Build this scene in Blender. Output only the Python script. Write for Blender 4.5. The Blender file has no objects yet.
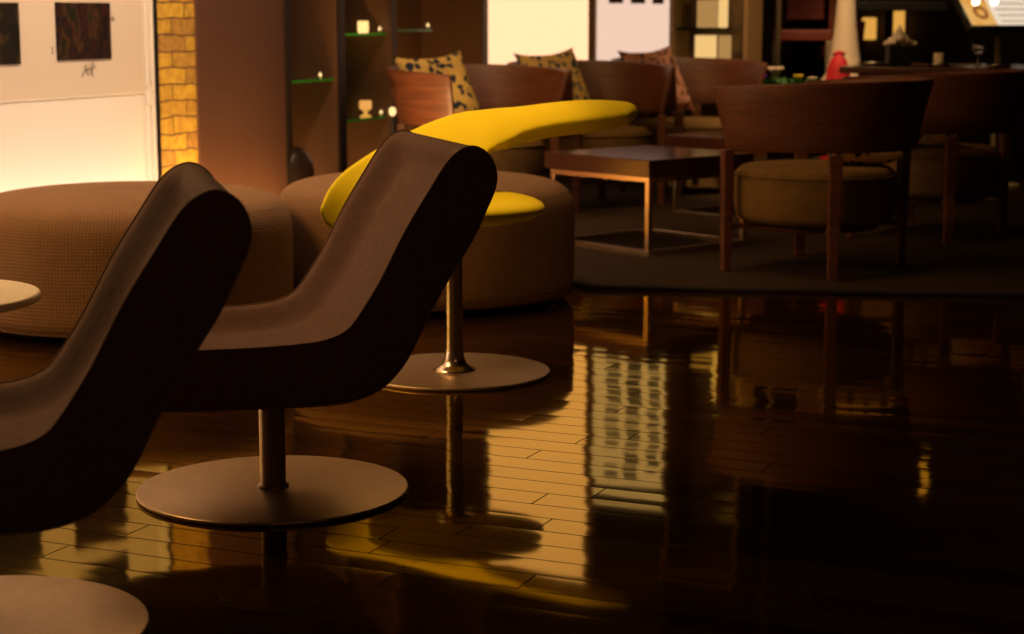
import bpy, bmesh, math, random
from math import sin, cos, pi, radians as R, atan2, sqrt
from mathutils import Vector, Matrix
random.seed(7)
S = bpy.context.scene
COL = S.collection

# ------------------------------------------------------------------ materials
MATS = {}
def new_mat(name):
    m = bpy.data.materials.new(name); m.use_nodes = True
    nt = m.node_tree; nt.nodes.clear()
    out = nt.nodes.new('ShaderNodeOutputMaterial')
    MATS[name] = m
    return m, nt, out
def pbsdf(nt, out, color, rough=.5, metal=0., spec=.5):
    b = nt.nodes.new('ShaderNodeBsdfPrincipled')
    b.inputs['Base Color'].default_value = (*color, 1); b.inputs['Roughness'].default_value = rough
    b.inputs['Metallic'].default_value = metal; b.inputs['Specular IOR Level'].default_value = spec
    nt.links.new(b.outputs[0], out.inputs[0]); return b
def mat(name, color, rough=.5, metal=0., spec=.5, var=0., scale=8., stretch=(1,1,1), bump=0., bscale=60.):
    m, nt, out = new_mat(name)
    b = pbsdf(nt, out, color, rough, metal, spec)
    tc = nt.nodes.new('ShaderNodeTexCoord')
    if var:
        mp = nt.nodes.new('ShaderNodeMapping'); mp.inputs['Scale'].default_value = stretch
        nt.links.new(tc.outputs['Object'], mp.inputs[0])
        n = nt.nodes.new('ShaderNodeTexNoise'); n.inputs['Scale'].default_value = scale; n.inputs['Detail'].default_value = 4
        nt.links.new(mp.outputs[0], n.inputs['Vector'])
        r = nt.nodes.new('ShaderNodeValToRGB')
        r.color_ramp.elements[0].position = .3; r.color_ramp.elements[1].position = .7
        r.color_ramp.elements[0].color = (*[c*(1-var) for c in color], 1)
        r.color_ramp.elements[1].color = (*[min(1, c*(1+var)) for c in color], 1)
        nt.links.new(n.outputs[0], r.inputs[0]); nt.links.new(r.outputs[0], b.inputs['Base Color'])
    if bump:
        n2 = nt.nodes.new('ShaderNodeTexNoise'); n2.inputs['Scale'].default_value = bscale; n2.inputs['Detail'].default_value = 3
        nt.links.new(tc.outputs['Object'], n2.inputs['Vector'])
        bp = nt.nodes.new('ShaderNodeBump'); bp.inputs['Strength'].default_value = bump; bp.inputs['Distance'].default_value = .004
        nt.links.new(n2.outputs[0], bp.inputs['Height']); nt.links.new(bp.outputs[0], b.inputs['Normal'])
    return m
def emis(name, color, strength):
    m, nt, out = new_mat(name)
    e = nt.nodes.new('ShaderNodeEmission'); e.inputs[0].default_value = (*color, 1); e.inputs[1].default_value = strength
    nt.links.new(e.outputs[0], out.inputs[0]); return m
class NT:
    """tiny helper for math nodes"""
    def __init__(s, nt): s.nt = nt
    def m(s, op, a, b=None, c=None):
        n = s.nt.nodes.new('ShaderNodeMath'); n.operation = op
        for i, v in enumerate((a, b, c)):
            if v is None: continue
            if isinstance(v, (int, float)): n.inputs[i].default_value = v
            else: s.nt.links.new(v, n.inputs[i])
        return n.outputs[0]

def floor_mat():
    m, nt, out = new_mat('dark_varnished_planks'); q = NT(nt)
    geo = nt.nodes.new('ShaderNodeNewGeometry')
    mp = nt.nodes.new('ShaderNodeVectorRotate'); mp.rotation_type = 'Z_AXIS'; mp.inputs['Angle'].default_value = R(23.6)
    nt.links.new(geo.outputs['Position'], mp.inputs['Vector'])
    sp = nt.nodes.new('ShaderNodeSeparateXYZ'); nt.links.new(mp.outputs[0], sp.inputs[0])
    v = q.m('DIVIDE', sp.outputs['Y'], .092); row = q.m('FLOOR', v); fv = q.m('FRACT', v)
    wn = nt.nodes.new('ShaderNodeTexWhiteNoise'); wn.noise_dimensions = '1D'; nt.links.new(row, wn.inputs['W'])
    u = q.m('ADD', q.m('DIVIDE', sp.outputs['X'], .85), q.m('MULTIPLY', wn.outputs['Value'], 7.))
    col = q.m('FLOOR', u); fu = q.m('FRACT', u)
    cb = nt.nodes.new('ShaderNodeCombineXYZ'); nt.links.new(row, cb.inputs[0]); nt.links.new(col, cb.inputs[1])
    w2 = nt.nodes.new('ShaderNodeTexWhiteNoise'); w2.noise_dimensions = '3D'; nt.links.new(cb.outputs[0], w2.inputs['Vector'])
    # grooves
    gv = q.m('MAXIMUM', q.m('LESS_THAN', fv, .022), q.m('GREATER_THAN', fv, .978))
    gu = q.m('LESS_THAN', fu, .004)
    gap = q.m('MAXIMUM', gv, gu)
    # grain
    cg = nt.nodes.new('ShaderNodeCombineXYZ')
    nt.links.new(q.m('MULTIPLY', sp.outputs['X'], 2.), cg.inputs[0]); nt.links.new(q.m('MULTIPLY', sp.outputs['Y'], 30.), cg.inputs[1]); nt.links.new(q.m('MULTIPLY', row, 3.7), cg.inputs[2])
    ns = nt.nodes.new('ShaderNodeTexNoise'); ns.inputs['Scale'].default_value = 2.; ns.inputs['Detail'].default_value = 5; nt.links.new(cg.outputs[0], ns.inputs['Vector'])
    mixv = q.m('ADD', q.m('MULTIPLY', w2.outputs['Value'], .6), q.m('MULTIPLY', ns.outputs[0], .4))
    ramp = nt.nodes.new('ShaderNodeValToRGB'); ramp.color_ramp.elements[0].color = (.007, .003, .0014, 1); ramp.color_ramp.elements[1].color = (.028, .011, .004, 1)
    nt.links.new(mixv, ramp.inputs[0])
    mx = nt.nodes.new('ShaderNodeMix'); mx.data_type = 'RGBA'; nt.links.new(gap, mx.inputs[0]); nt.links.new(ramp.outputs[0], mx.inputs[6]); mx.inputs[7].default_value = (.004, .002, .001, 1)
    dif = nt.nodes.new('ShaderNodeBsdfDiffuse'); nt.links.new(mx.outputs[2], dif.inputs[0])
    # plank tilt and cupping, slow waviness of the varnish
    n2 = nt.nodes.new('ShaderNodeTexNoise'); n2.inputs['Scale'].default_value = 1.; n2.inputs['Detail'].default_value = 3
    cw = nt.nodes.new('ShaderNodeCombineXYZ'); nt.links.new(q.m('MULTIPLY', sp.outputs['X'], 3.), cw.inputs[0]); nt.links.new(q.m('MULTIPLY', sp.outputs['Y'], 12.), cw.inputs[1])
    nt.links.new(cw.outputs[0], n2.inputs['Vector'])
    sepn = nt.nodes.new('ShaderNodeSeparateColor'); nt.links.new(n2.outputs['Color'], sepn.inputs[0])
    tilt = q.m('ADD', q.m('MULTIPLY', q.m('SUBTRACT', w2.outputs['Value'], .5), .010), q.m('ADD', q.m('MULTIPLY', q.m('SUBTRACT', fv, .5), .006), q.m('MULTIPLY', q.m('SUBTRACT', sepn.outputs[0], .5), .014)))
    tl2 = q.m('MULTIPLY', q.m('SUBTRACT', sepn.outputs[1], .5), .022)
    cn = nt.nodes.new('ShaderNodeCombineXYZ'); nt.links.new(tl2, cn.inputs[0]); nt.links.new(tilt, cn.inputs[1])
    rb = nt.nodes.new('ShaderNodeVectorRotate'); rb.rotation_type = 'Z_AXIS'; rb.inputs['Angle'].default_value = R(-23.6); nt.links.new(cn.outputs[0], rb.inputs['Vector'])
    ad = nt.nodes.new('ShaderNodeVectorMath'); ad.operation = 'ADD'; nt.links.new(geo.outputs['Normal'], ad.inputs[0]); nt.links.new(rb.outputs[0], ad.inputs[1])
    nm = nt.nodes.new('ShaderNodeVectorMath'); nm.operation = 'NORMALIZE'; nt.links.new(ad.outputs[0], nm.inputs[0])
    gl = nt.nodes.new('ShaderNodeBsdfGlossy'); gl.inputs['Color'].default_value = (1, .79, .24, 1)
    rr = q.m('ADD', .03, q.m('MULTIPLY', gap, .45)); rr = q.m('ADD', rr, q.m('MULTIPLY', ns.outputs[0], .04))
    nt.links.new(rr, gl.inputs['Roughness']); nt.links.new(nm.outputs[0], gl.inputs['Normal'])
    fr = nt.nodes.new('ShaderNodeFresnel'); fr.inputs['IOR'].default_value = 2.0; nt.links.new(nm.outputs[0], fr.inputs['Normal'])
    ms = nt.nodes.new('ShaderNodeMixShader')
    nt.links.new(q.m('MULTIPLY', fr.outputs[0], q.m('SUBTRACT', 1.0, q.m('MULTIPLY', gap, .95))), ms.inputs[0])
    nt.links.new(dif.outputs[0], ms.inputs[1]); nt.links.new(gl.outputs[0], ms.inputs[2])
    nt.links.new(ms.outputs[0], out.inputs[0])
    return m

def brick_mat():
    m, nt, out = new_mat('ochre_brick')
    b = pbsdf(nt, out, (.5, .28, .06), .8)
    tc = nt.nodes.new('ShaderNodeTexCoord')
    sp = nt.nodes.new('ShaderNodeSeparateXYZ'); nt.links.new(tc.outputs['Object'], sp.inputs[0])
    cb = nt.nodes.new('ShaderNodeCombineXYZ'); nt.links.new(sp.outputs['X'], cb.inputs[0]); nt.links.new(sp.outputs['Z'], cb.inputs[1])
    ns = nt.nodes.new('ShaderNodeTexNoise'); ns.inputs['Scale'].default_value = 9.; nt.links.new(cb.outputs[0], ns.inputs['Vector'])
    ad = nt.nodes.new('ShaderNodeVectorMath'); ad.operation = 'MULTIPLY_ADD'; nt.links.new(ns.outputs['Color'], ad.inputs[0]); ad.inputs[1].default_value = (.035, .03, 0); nt.links.new(cb.outputs[0], ad.inputs[2])
    br = nt.nodes.new('ShaderNodeTexBrick'); br.inputs['Scale'].default_value = 1.; br.inputs['Brick Width'].default_value = .2; br.inputs['Row Height'].default_value = .068
    br.inputs['Mortar Size'].default_value = .004; br.inputs['Mortar Smooth'].default_value = .3
    br.inputs['Color1'].default_value = (.62, .36, .03, 1); br.inputs['Color2'].default_value = (.30, .13, .04, 1); br.inputs['Mortar'].default_value = (.14, .06, .012, 1); br.inputs['Bias'].default_value = -.3
    nt.links.new(ad.outputs[0], br.inputs['Vector'])
    n2 = nt.nodes.new('ShaderNodeTexNoise'); n2.inputs['Scale'].default_value = 26.; nt.links.new(cb.outputs[0], n2.inputs['Vector'])
    mx = nt.nodes.new('ShaderNodeMix'); mx.data_type = 'RGBA'; mx.blend_type = 'OVERLAY'; mx.inputs[0].default_value = .6
    nt.links.new(br.outputs[0], mx.inputs[6]); nt.links.new(n2.outputs[0], mx.inputs[7]); nt.links.new(mx.outputs[2], b.inputs['Base Color'])
    bp = nt.nodes.new('ShaderNodeBump'); bp.inputs['Distance'].default_value = .01; bp.inputs['Strength'].default_value = .8; bp.invert = True
    nt.links.new(br.outputs['Fac'], bp.inputs['Height']); nt.links.new(bp.outputs[0], b.inputs['Normal'])
    return m

def weave_mat(name, c1, c2, nang=300., nz=90.):
    """waffle-woven upholstery: fine ribs round the body and across it"""
    m, nt, out = new_mat(name); q = NT(nt)
    b = pbsdf(nt, out, c1, .9, 0, .2)
    tc = nt.nodes.new('ShaderNodeTexCoord'); sp = nt.nodes.new('ShaderNodeSeparateXYZ'); nt.links.new(tc.outputs['Object'], sp.inputs[0])
    an = q.m('ARCTAN2', sp.outputs['Y'], sp.outputs['X'])
    a = q.m('SINE', q.m('MULTIPLY', an, nang)); rd = q.m('SQRT', q.m('ADD', q.m('MULTIPLY', sp.outputs['X'], sp.outputs['X']), q.m('MULTIPLY', sp.outputs['Y'], sp.outputs['Y']))); z = q.m('SINE', q.m('MULTIPLY', q.m('SUBTRACT', sp.outputs['Z'], rd), 2*pi*nz/1.))
    h = q.m('MULTIPLY', q.m('ADD', a, 1), q.m('ADD', z, 1))
    h = q.m('MULTIPLY', h, .25)
    ns = nt.nodes.new('ShaderNodeTexNoise'); ns.inputs['Scale'].default_value = 14.; nt.links.new(tc.outputs['Object'], ns.inputs['Vector'])
    f = q.m('ADD', q.m('MULTIPLY', h, .7), q.m('MULTIPLY', ns.outputs[0], .3))
    r = nt.nodes.new('ShaderNodeValToRGB'); r.color_ramp.elements[0].color = (*c2, 1); r.color_ramp.elements[1].color = (*c1, 1); r.color_ramp.elements[1].position = .6
    nt.links.new(f, r.inputs[0]); nt.links.new(r.outputs[0], b.inputs['Base Color'])
    bp = nt.nodes.new('ShaderNodeBump'); bp.inputs['Distance'].default_value = .003; bp.inputs['Strength'].default_value = .5
    nt.links.new(h, bp.inputs['Height']); nt.links.new(bp.outputs[0], b.inputs['Normal'])
    return m

def pillow_mat(name, base, dark, scale=16.):
    m, nt, out = new_mat(name)
    b = pbsdf(nt, out, base, .9, 0, .2)
    tc = nt.nodes.new('ShaderNodeTexCoord')
    v = nt.nodes.new('ShaderNodeTexVoronoi'); v.inputs['Scale'].default_value = scale
    n = nt.nodes.new('ShaderNodeTexNoise'); n.inputs['Scale'].default_value = 18.
    ad = nt.nodes.new('ShaderNodeVectorMath'); ad.operation = 'MULTIPLY_ADD'; ad.inputs[1].default_value = (.07, .07, .07)
    nt.links.new(tc.outputs['Object'], n.inputs['Vector']); nt.links.new(n.outputs['Color'], ad.inputs[0]); nt.links.new(tc.outputs['Object'], ad.inputs[2]); nt.links.new(ad.outputs[0], v.inputs['Vector'])
    r = nt.nodes.new('ShaderNodeValToRGB'); r.color_ramp.interpolation = 'CONSTANT'
    r.color_ramp.elements[0].color = (*dark, 1); r.color_ramp.elements[1].position = .40; r.color_ramp.elements[1].color = (*base, 1)
    nt.links.new(v.outputs['Distance'], r.inputs[0]); nt.links.new(r.outputs[0], b.inputs['Base Color'])
    return m

def photo_mat(name, seed, tones):
    """a printed picture: soft patches of dark colour"""
    m, nt, out = new_mat(name)
    b = pbsdf(nt, out, tones[0], .45)
    tc = nt.nodes.new('ShaderNodeTexCoord')
    mp = nt.nodes.new('ShaderNodeMapping'); mp.inputs['Location'].default_value = (seed*3.1, seed*1.7, seed); mp.inputs['Scale'].default_value = (1.6, 1, .8)
    nt.links.new(tc.outputs['Object'], mp.inputs[0])
    n = nt.nodes.new('ShaderNodeTexNoise'); n.inputs['Scale'].default_value = 11.; n.inputs['Detail'].default_value = 3; nt.links.new(mp.outputs[0], n.inputs['Vector'])
    r = nt.nodes.new('ShaderNodeValToRGB')
    while len(r.color_ramp.elements) < len(tones): r.color_ramp.elements.new(.5)
    for i, t in enumerate(tones):
        r.color_ramp.elements[i].position = .32 + .36*i/(len(tones)-1); r.color_ramp.elements[i].color = (*t, 1)
    nt.links.new(n.outputs[0], r.inputs[0]); nt.links.new(r.outputs[0], b.inputs['Base Color'])
    return m

def menu_mat():
    """lit menu sheet: orange picture of a round dish on the left, white sheet with faint grey lines on the right"""
    m, nt, out = new_mat('lit_menu_sheet'); q = NT(nt)
    tc = nt.nodes.new('ShaderNodeTexCoord'); sp = nt.nodes.new('ShaderNodeSeparateXYZ'); nt.links.new(tc.outputs['Object'], sp.inputs[0])
    x, y = sp.outputs['X'], sp.outputs['Y']
    n = nt.nodes.new('ShaderNodeTexNoise'); n.inputs['Scale'].default_value = 9.; nt.links.new(tc.outputs['Object'], n.inputs['Vector'])
    pr = nt.nodes.new('ShaderNodeValToRGB'); pr.color_ramp.elements[0].position = .3; pr.color_ramp.elements[0].color = (.85, .33, .03, 1); pr.color_ramp.elements[1].position = .7; pr.color_ramp.elements[1].color = (.95, .62, .22, 1)
    nt.links.new(n.outputs[0], pr.inputs[0])
    dx = q.m('DIVIDE', q.m('SUBTRACT', x, -.135), .05); dy = q.m('DIVIDE', q.m('SUBTRACT', y, -.09), .045)
    rad = q.m('SQRT', q.m('ADD', q.m('MULTIPLY', dx, dx), q.m('MULTIPLY', dy, dy)))
    dish = q.m('MULTIPLY', q.m('LESS_THAN', rad, 1.), q.m('GREATER_THAN', rad, .5))
    m1 = nt.nodes.new('ShaderNodeMix'); m1.data_type = 'RGBA'; nt.links.new(dish, m1.inputs[0]); nt.links.new(pr.outputs[0], m1.inputs[6]); m1.inputs[7].default_value = (.35, .12, .03, 1)
    ln = q.m('MULTIPLY', q.m('LESS_THAN', q.m('FRACT', q.m('MULTIPLY', y, 26.)), .35), q.m('GREATER_THAN', x, -.02))
    m2 = nt.nodes.new('ShaderNodeMix'); m2.data_type = 'RGBA'; nt.links.new(ln, m2.inputs[0]); m2.inputs[6].default_value = (1, .82, .62, 1); m2.inputs[7].default_value = (.62, .45, .32, 1)
    m3 = nt.nodes.new('ShaderNodeMix'); m3.data_type = 'RGBA'; nt.links.new(q.m('GREATER_THAN', x, -.06), m3.inputs[0]); nt.links.new(m1.outputs[2], m3.inputs[6]); nt.links.new(m2.outputs[2], m3.inputs[7])
    e = nt.nodes.new('ShaderNodeEmission'); e.inputs[1].default_value = .85; nt.links.new(m3.outputs[2], e.inputs[0]); nt.links.new(e.outputs[0], out.inputs[0])
    return m

def glass_mat(name, color, rough=.02):
    m, nt, out = new_mat(name)
    b = pbsdf(nt, out, color, rough); b.inputs['Transmission Weight'].default_value = 1.; b.inputs['IOR'].default_value = 1.45
    return m

M_floor = floor_mat(); M_brick = brick_mat()
M_brown = mat('brown_chair_cloth', (.134, .071, .064), .85, spec=.25, var=.12, scale=40, bump=.25, bscale=400)
M_piping = mat('brown_piping', (.17, .09, .055), .8)
M_steel = mat('brushed_steel', (.44, .31, .19), .42, 1.0, var=.06, scale=30)
M_chrome = mat('polished_chrome', (.85, .72, .55), .22, 1.0)
M_yellow = mat('yellow_wool', (.72, .59, .005), .85, spec=.25, bump=.15, bscale=300)
M_pouf = weave_mat('taupe_waffle_weave', (.25, .135, .06), (.13, .065, .028))
M_poufseam = mat('taupe_seam', (.16, .085, .04), .9)
M_white = mat('white_laminate', (.90, .78, .56), .35)
M_wallwhite = mat('white_wall_paint', (.80, .72, .58), .8, var=.03, scale=2)
M_poster = mat('poster_paper', (.70, .58, .42), .6)
M_darkframe = mat('black_frame', (.012, .009, .008), .4)
M_ink = mat('pencil_ink', (.16, .12, .08), .7)
M_column = mat('brown_lacquer', (.115, .052, .03), .38, var=.05, scale=3, stretch=(1, 1, .2))
M_columnedge = mat('dark_bronze_edge', (.018, .010, .008), .4)
M_brownwall = mat('brown_wall_panel', (.10, .045, .02), .5, var=.08, scale=3)
M_darkwall = mat('dark_wall', (.03, .014, .008), .7)
M_ceiling = mat('dark_ceiling', (.025, .014, .008), .9)
M_wood = mat('red_brown_wood', (.11, .034, .014), .48, var=.3, scale=5, stretch=(1, 1, 12), bump=.1)
M_wood2 = mat('dark_red_wood', (.17, .032, .022), .4, var=.2, scale=5)
M_tabletop = mat('dark_table_wood', (.075, .026, .014), .18, var=.25, scale=4, stretch=(1, 10, 1))
M_olive = mat('olive_seat_cloth', (.16, .09, .03), .9, spec=.2, var=.15, scale=20, bump=.3, bscale=250)
M_carpet = mat('dark_carpet_pile', (.040, .024, .014), .95, spec=.1, var=.25, scale=60, bump=.6, bscale=500)
M_carpetedge = mat('carpet_edge', (.010, .006, .004), .9)
M_pil1 = pillow_mat('mustard_navy_print', (.48, .33, .10), (.014, .022, .05), 21)
M_pil2 = pillow_mat('pale_mustard_blue_print', (.64, .44, .16), (.07, .09, .12), 25)
M_pil3 = pillow_mat('dusty_red_print', (.60, .29, .20), (.16, .06, .04), 26)
M_pil4 = pillow_mat('cream_black_print', (.90, .66, .24), (.008, .006, .005), 20)
M_panel = emis('lit_cream_panel', (1, .54, .29), 1.6)  # even glow put into the panel's material
M_panelframe = mat('tan_frame', (.30, .17, .07), .5)
M_board = emis('photo_board_glow', (1, .68, .52), .90)  # emission stands in for the light falling on the board
M_smallphoto = mat('small_dark_photo', (.06, .025, .02), .5, var=.5, scale=40)
M_glass = glass_mat('green_shelf_glass', (.35, .75, .35))
M_greenedge = mat('green_glass_edge', (.05, .45, .04), .15)
M_clear = glass_mat('clear_glass', (1, .97, .92))
M_candle = emis('glowing_wax', (1, .62, .22), 1.5)
M_candle2 = emis('amber_glowing_wax', (1, .45, .10), .85)
M_spark = emis('tiny_lamp', (1, .66, .26), 1.5)
M_bulb = emis('bright_bulb', (1, .88, .62), 5.0)
M_vase = mat('dark_glazed_vase', (.022, .011, .007), .32)
M_black = mat('black_metal', (.012, .009, .008), .45, .3)
M_grey = mat('grey_metal_post', (.32, .24, .16), .45, .6)
M_cream = mat('cream_plaster', (.75, .58, .42), .7)
M_red = mat('red_cloth', (.55, .012, .02), .7, var=.2, scale=12)
M_leaf = mat('dark_leaf', (.035, .13, .02), .6, var=.4, scale=20)
M_purple = mat('purple_petal', (.16, .02, .42), .6)
M_petal = mat('yellow_petal', (.75, .52, .03), .6)
M_napkin = mat('cream_napkin', (.85, .70, .50), .8)
M_beige = mat('beige_board', (.55, .36, .16), .6)
M_amberlamp = emis('amber_lamp_panel', (1, .48, .08), .75)
M_menu = menu_mat()
M_ph1 = photo_mat('group_photo_print', 1, [(.004, .003, .003), (.035, .008, .005), (.006, .005, .003), (.06, .022, .008), (.012, .012, .003)])
M_ph2 = photo_mat('dark_portrait_print', 2, [(.004, .003, .002), (.015, .009, .004), (.006, .006, .002), (.06, .033, .012)])

# ------------------------------------------------------------------ mesh helpers
def smooth(me, on=True):
    for p in me.polygons: p.use_smooth = on
def link(name, bm, m, parent=None, loc=None, rotz=None, sm=False, mods=()):
    bmesh.ops.recalc_face_normals(bm, faces=bm.faces[:])
    me = bpy.data.meshes.new(name); bm.to_mesh(me); bm.free()
    for k in (m if isinstance(m, (list, tuple)) else [m]): me.materials.append(k)
    if sm: smooth(me)
    o = bpy.data.objects.new(name, me); COL.objects.link(o)
    if parent: o.parent = parent
    if loc is not None: o.location = loc
    if rotz is not None: o.rotation_euler[2] = rotz
    for f in mods: f(o)
    return o
def m_bevel(w=.004, seg=2):
    def f(o):
        b = o.modifiers.new('b', 'BEVEL'); b.width = w; b.segments = seg; b.limit_method = 'ANGLE'; b.angle_limit = R(40)
    return f
def m_sub(n=1):
    def f(o):
        b = o.modifiers.new('s', 'SUBSURF'); b.levels = n; b.render_levels = n
    return f
def thing(name, label, cat, loc=(0, 0, 0), rotz=0., group=None):
    o = bpy.data.objects.new(name, None); COL.objects.link(o)
    o.location = loc; o.rotation_euler = (0, 0, rotz); o.empty_display_size = .1
    o['label'] = label; o['category'] = cat
    if group: o['group'] = group
    return o
def tag(o, label, cat, group=None):
    o['label'] = label; o['category'] = cat
    if group: o['group'] = group
    return o
def struct(o): o['kind'] = 'structure'; return o
def kids(o): return list(o.children)
def dup(root, loc, rotz, label, group=None):
    r = root.copy(); COL.objects.link(r); r.location = loc; r.rotation_euler = (0, 0, rotz); r['label'] = label
    if group: r['group'] = group
    for ch in kids(root):
        c = ch.copy(); COL.objects.link(c); c.parent = r
        for g in kids(ch):
            d = g.copy(); COL.objects.link(d); d.parent = c
    return r
def box(bm, x0, x1, y0, y1, z0, z1, mi=0):
    vs = [bm.verts.new(p) for p in ((x0, y0, z0), (x1, y0, z0), (x1, y1, z0), (x0, y1, z0), (x0, y0, z1), (x1, y0, z1), (x1, y1, z1), (x0, y1, z1))]
    for f in ((3, 2, 1, 0), (4, 5, 6, 7), (0, 1, 5, 4), (1, 2, 6, 5), (2, 3, 7, 6), (3, 0, 4, 7)):
        bm.faces.new([vs[i] for i in f]).material_index = mi
    return bm
def boxes(*b):
    bm = bmesh.new()
    for k in b: box(bm, *k)
    return bm
def lathe(prof, n=48, bm=None, cx=0, cy=0):
    bm = bm or bmesh.new(); rings = []
    for r, z in prof:
        if r < 1e-6: rings.append([bm.verts.new((cx, cy, z))])
        else: rings.append([bm.verts.new((cx+r*cos(2*pi*i/n), cy+r*sin(2*pi*i/n), z)) for i in range(n)])
    for a, b in zip(rings, rings[1:]):
        for i in range(n):
            j = (i+1) % n
            if len(a) == 1 and len(b) == 1: continue
            if len(a) == 1: bm.faces.new((a[0], b[i], b[j]))
            elif len(b) == 1: bm.faces.new((a[i], a[j], b[0]))
            else: bm.faces.new((a[i], a[j], b[j], b[i]))
    return bm
def rprof(r, z0, z1, b=.004, k=3):
    """disc / cylinder section with rounded rims, closed on the axis"""
    p = [(0, z0)]
    for i in range(k+1):
        a = -pi/2 + pi/2*i/k; p.append((r-b+b*cos(a), z0+b+b*sin(a)))
    for i in range(k+1):
        a = pi/2*i/k; p.append((r-b+b*cos(a), z1-b+b*sin(a)))
    return p + [(0, z1)]
def tube(pts, r, n=8, bm=None, closed=False):
    bm = bm or bmesh.new(); pts = [Vector(p) for p in pts]; N = len(pts); rings = []
    up = None
    for i, p in enumerate(pts):
        a = pts[i-1] if (i or closed) else p; b = pts[(i+1) % N] if (i < N-1 or closed) else p
        t = (b-a).normalized()
        if up is None: up = t.orthogonal().normalized()
        up = (up - t*up.dot(t)).normalized(); w = t.cross(up)
        rr = r[i] if isinstance(r, (list, tuple)) else r
        rings.append([bm.verts.new(p+(up*cos(2*pi*k/n)+w*sin(2*pi*k/n))*rr) for k in range(n)])
    for i in range(N if closed else N-1):
        A, B = rings[i], rings[(i+1) % N]
        for k in range(n):
            bm.faces.new((A[k], A[(k+1) % n], B[(k+1) % n], B[k]))
    if not closed:
        bm.faces.new(rings[0][::-1]); bm.faces.new(rings[-1])
    return bm
def catmull(pts, n=4, closed=False):
    out = []; N = len(pts)
    for i in range(N if closed else N-1):
        P = [Vector(pts[(i+k) % N] if closed else pts[min(max(i+k, 0), N-1)]) for k in (-1, 0, 1, 2)]
        for j in range(n):
            t = j/n
            out.append(.5*((2*P[1])+(P[2]-P[0])*t+(2*P[0]-5*P[1]+4*P[2]-P[3])*t*t+(3*P[1]-P[0]-3*P[2]+P[3])*t**3))
    if not closed: out.append(Vector(pts[-1]))
    return out

# ------------------------------------------------------------------ room frames
TL = atan2(.9165, .4)                     # the left wall runs this way
W0 = Vector((-1.45, 7.7, 0))              # its local x = along the wall, -y = into the room
TB = atan2(-.4, .9165)                    # the back wall
B0 = Vector((.722, 11.276, 0))               # its local x = along the wall, -y = into the room
def lw(name, bm, m, **k): return link(name, bm, m, loc=W0, rotz=TL, **k)
def bw(name, bm, m, **k): return link(name, bm, m, loc=B0, rotz=TB, **k)
CEIL = 3.1

struct(lw('floor', boxes((-13, 9, -9.5, 1.2, -.1, 0)), M_floor))
struct(lw('ceiling', boxes((-13, 9, -9.5, 1.2, CEIL, CEIL+.1)), M_ceiling))
struct(lw('wall_left', boxes((-12.5, -.046, 0, .15, 0, CEIL)), M_wallwhite))
struct(lw('wall_brick', boxes((-.017, .40, .0, .16, 0, CEIL)), M_brick))
struct(lw('trim_1', boxes((-.045, -.018, -.006, .16, 0, CEIL)), M_darkframe, mods=(m_bevel(),)))          # black strip beside the bricks
t2 = boxes((-.112, -.100, -.010, 0, 0, .655), (-.112, -.100, -.010, 0, .735, CEIL), (-.072, -.060, -.012, 0, 0, CEIL), (-.106, -.078, -.010, 0, .66, .73))
struct(lw('trim_2', t2, M_wallwhite, mods=(m_bevel(.002),)))                                              # white channel with a joint plate
# display niche wall, back wall, far bar wall, right and rear walls
struct(lw('wall_niche', boxes((.401, 4.6, .401, .52, 0, CEIL), (.401, .46, .03, .40, 0, CEIL)), M_brownwall))
struct(bw('wall_back', boxes((-1.3, .249, 0, .14, 0, CEIL)), M_darkwall))
struct(bw('wall_far', boxes((-.2, 8.0, 3.95, 4.1, 0, CEIL), (-.2, -.05, .14, 3.95, 0, CEIL)), M_darkwall))
struct(bw('wall_right', boxes((7.6, 7.75, -15, 4.1, 0, CEIL)), M_darkwall))
struct(lw('wall_front', boxes((-12.6, -12.5, -9, .15, 0, CEIL)), M_darkwall))

# ------------------------------------------------------------------ brown column + display niche
col = thing('wall_column', 'broad brown lacquered column panel beside the yellow bricks', 'column', W0, TL)
link('panel', boxes((.258, .985, -.012, -.001, .0, CEIL-.002), (.47, .985, -.001, .05, 0, CEIL-.002)), M_column, col, mods=(m_bevel(),))
link('edge_strip', boxes((.986, 1.03, -.02, .05, 0, CEIL-.002)), M_columnedge, col, mods=(m_bevel(.003),))

dc = thing('display_shelving', 'open brown display shelving with green-edged glass shelves beside the broad column', 'shelving', W0, TL)
for t_ in (1.52, 2.075, 3.215):
    dv = link('divider', boxes((t_, t_+.05, .012, .399, 0, CEIL-.002)), M_brownwall, dc, mods=(m_bevel(),))
    link('divider_edge', boxes((t_-.002, t_+.062, -.004, .0115, 0, CEIL-.002)), M_columnedge if t_ < 2 else M_brownwall, dv, mods=(m_bevel(.002),))
def glass_shelf(x0, x1, y0, z):
    g = link('glass_shelf', boxes((x0, x1, y0+.006, .398, z-.010, z)), M_glass, dc)
    e = link('shelf_edge', boxes((x0, x1, y0, y0+.005, z-.011, z)), M_greenedge, g)
glass_shelf(1.06, 1.517, .03, .715); glass_shelf(1.573, 2.072, .03, .93); glass_shelf(1.573, 2.072, .03, .505); glass_shelf(2.128, 2.62, .03, .945)

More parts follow.
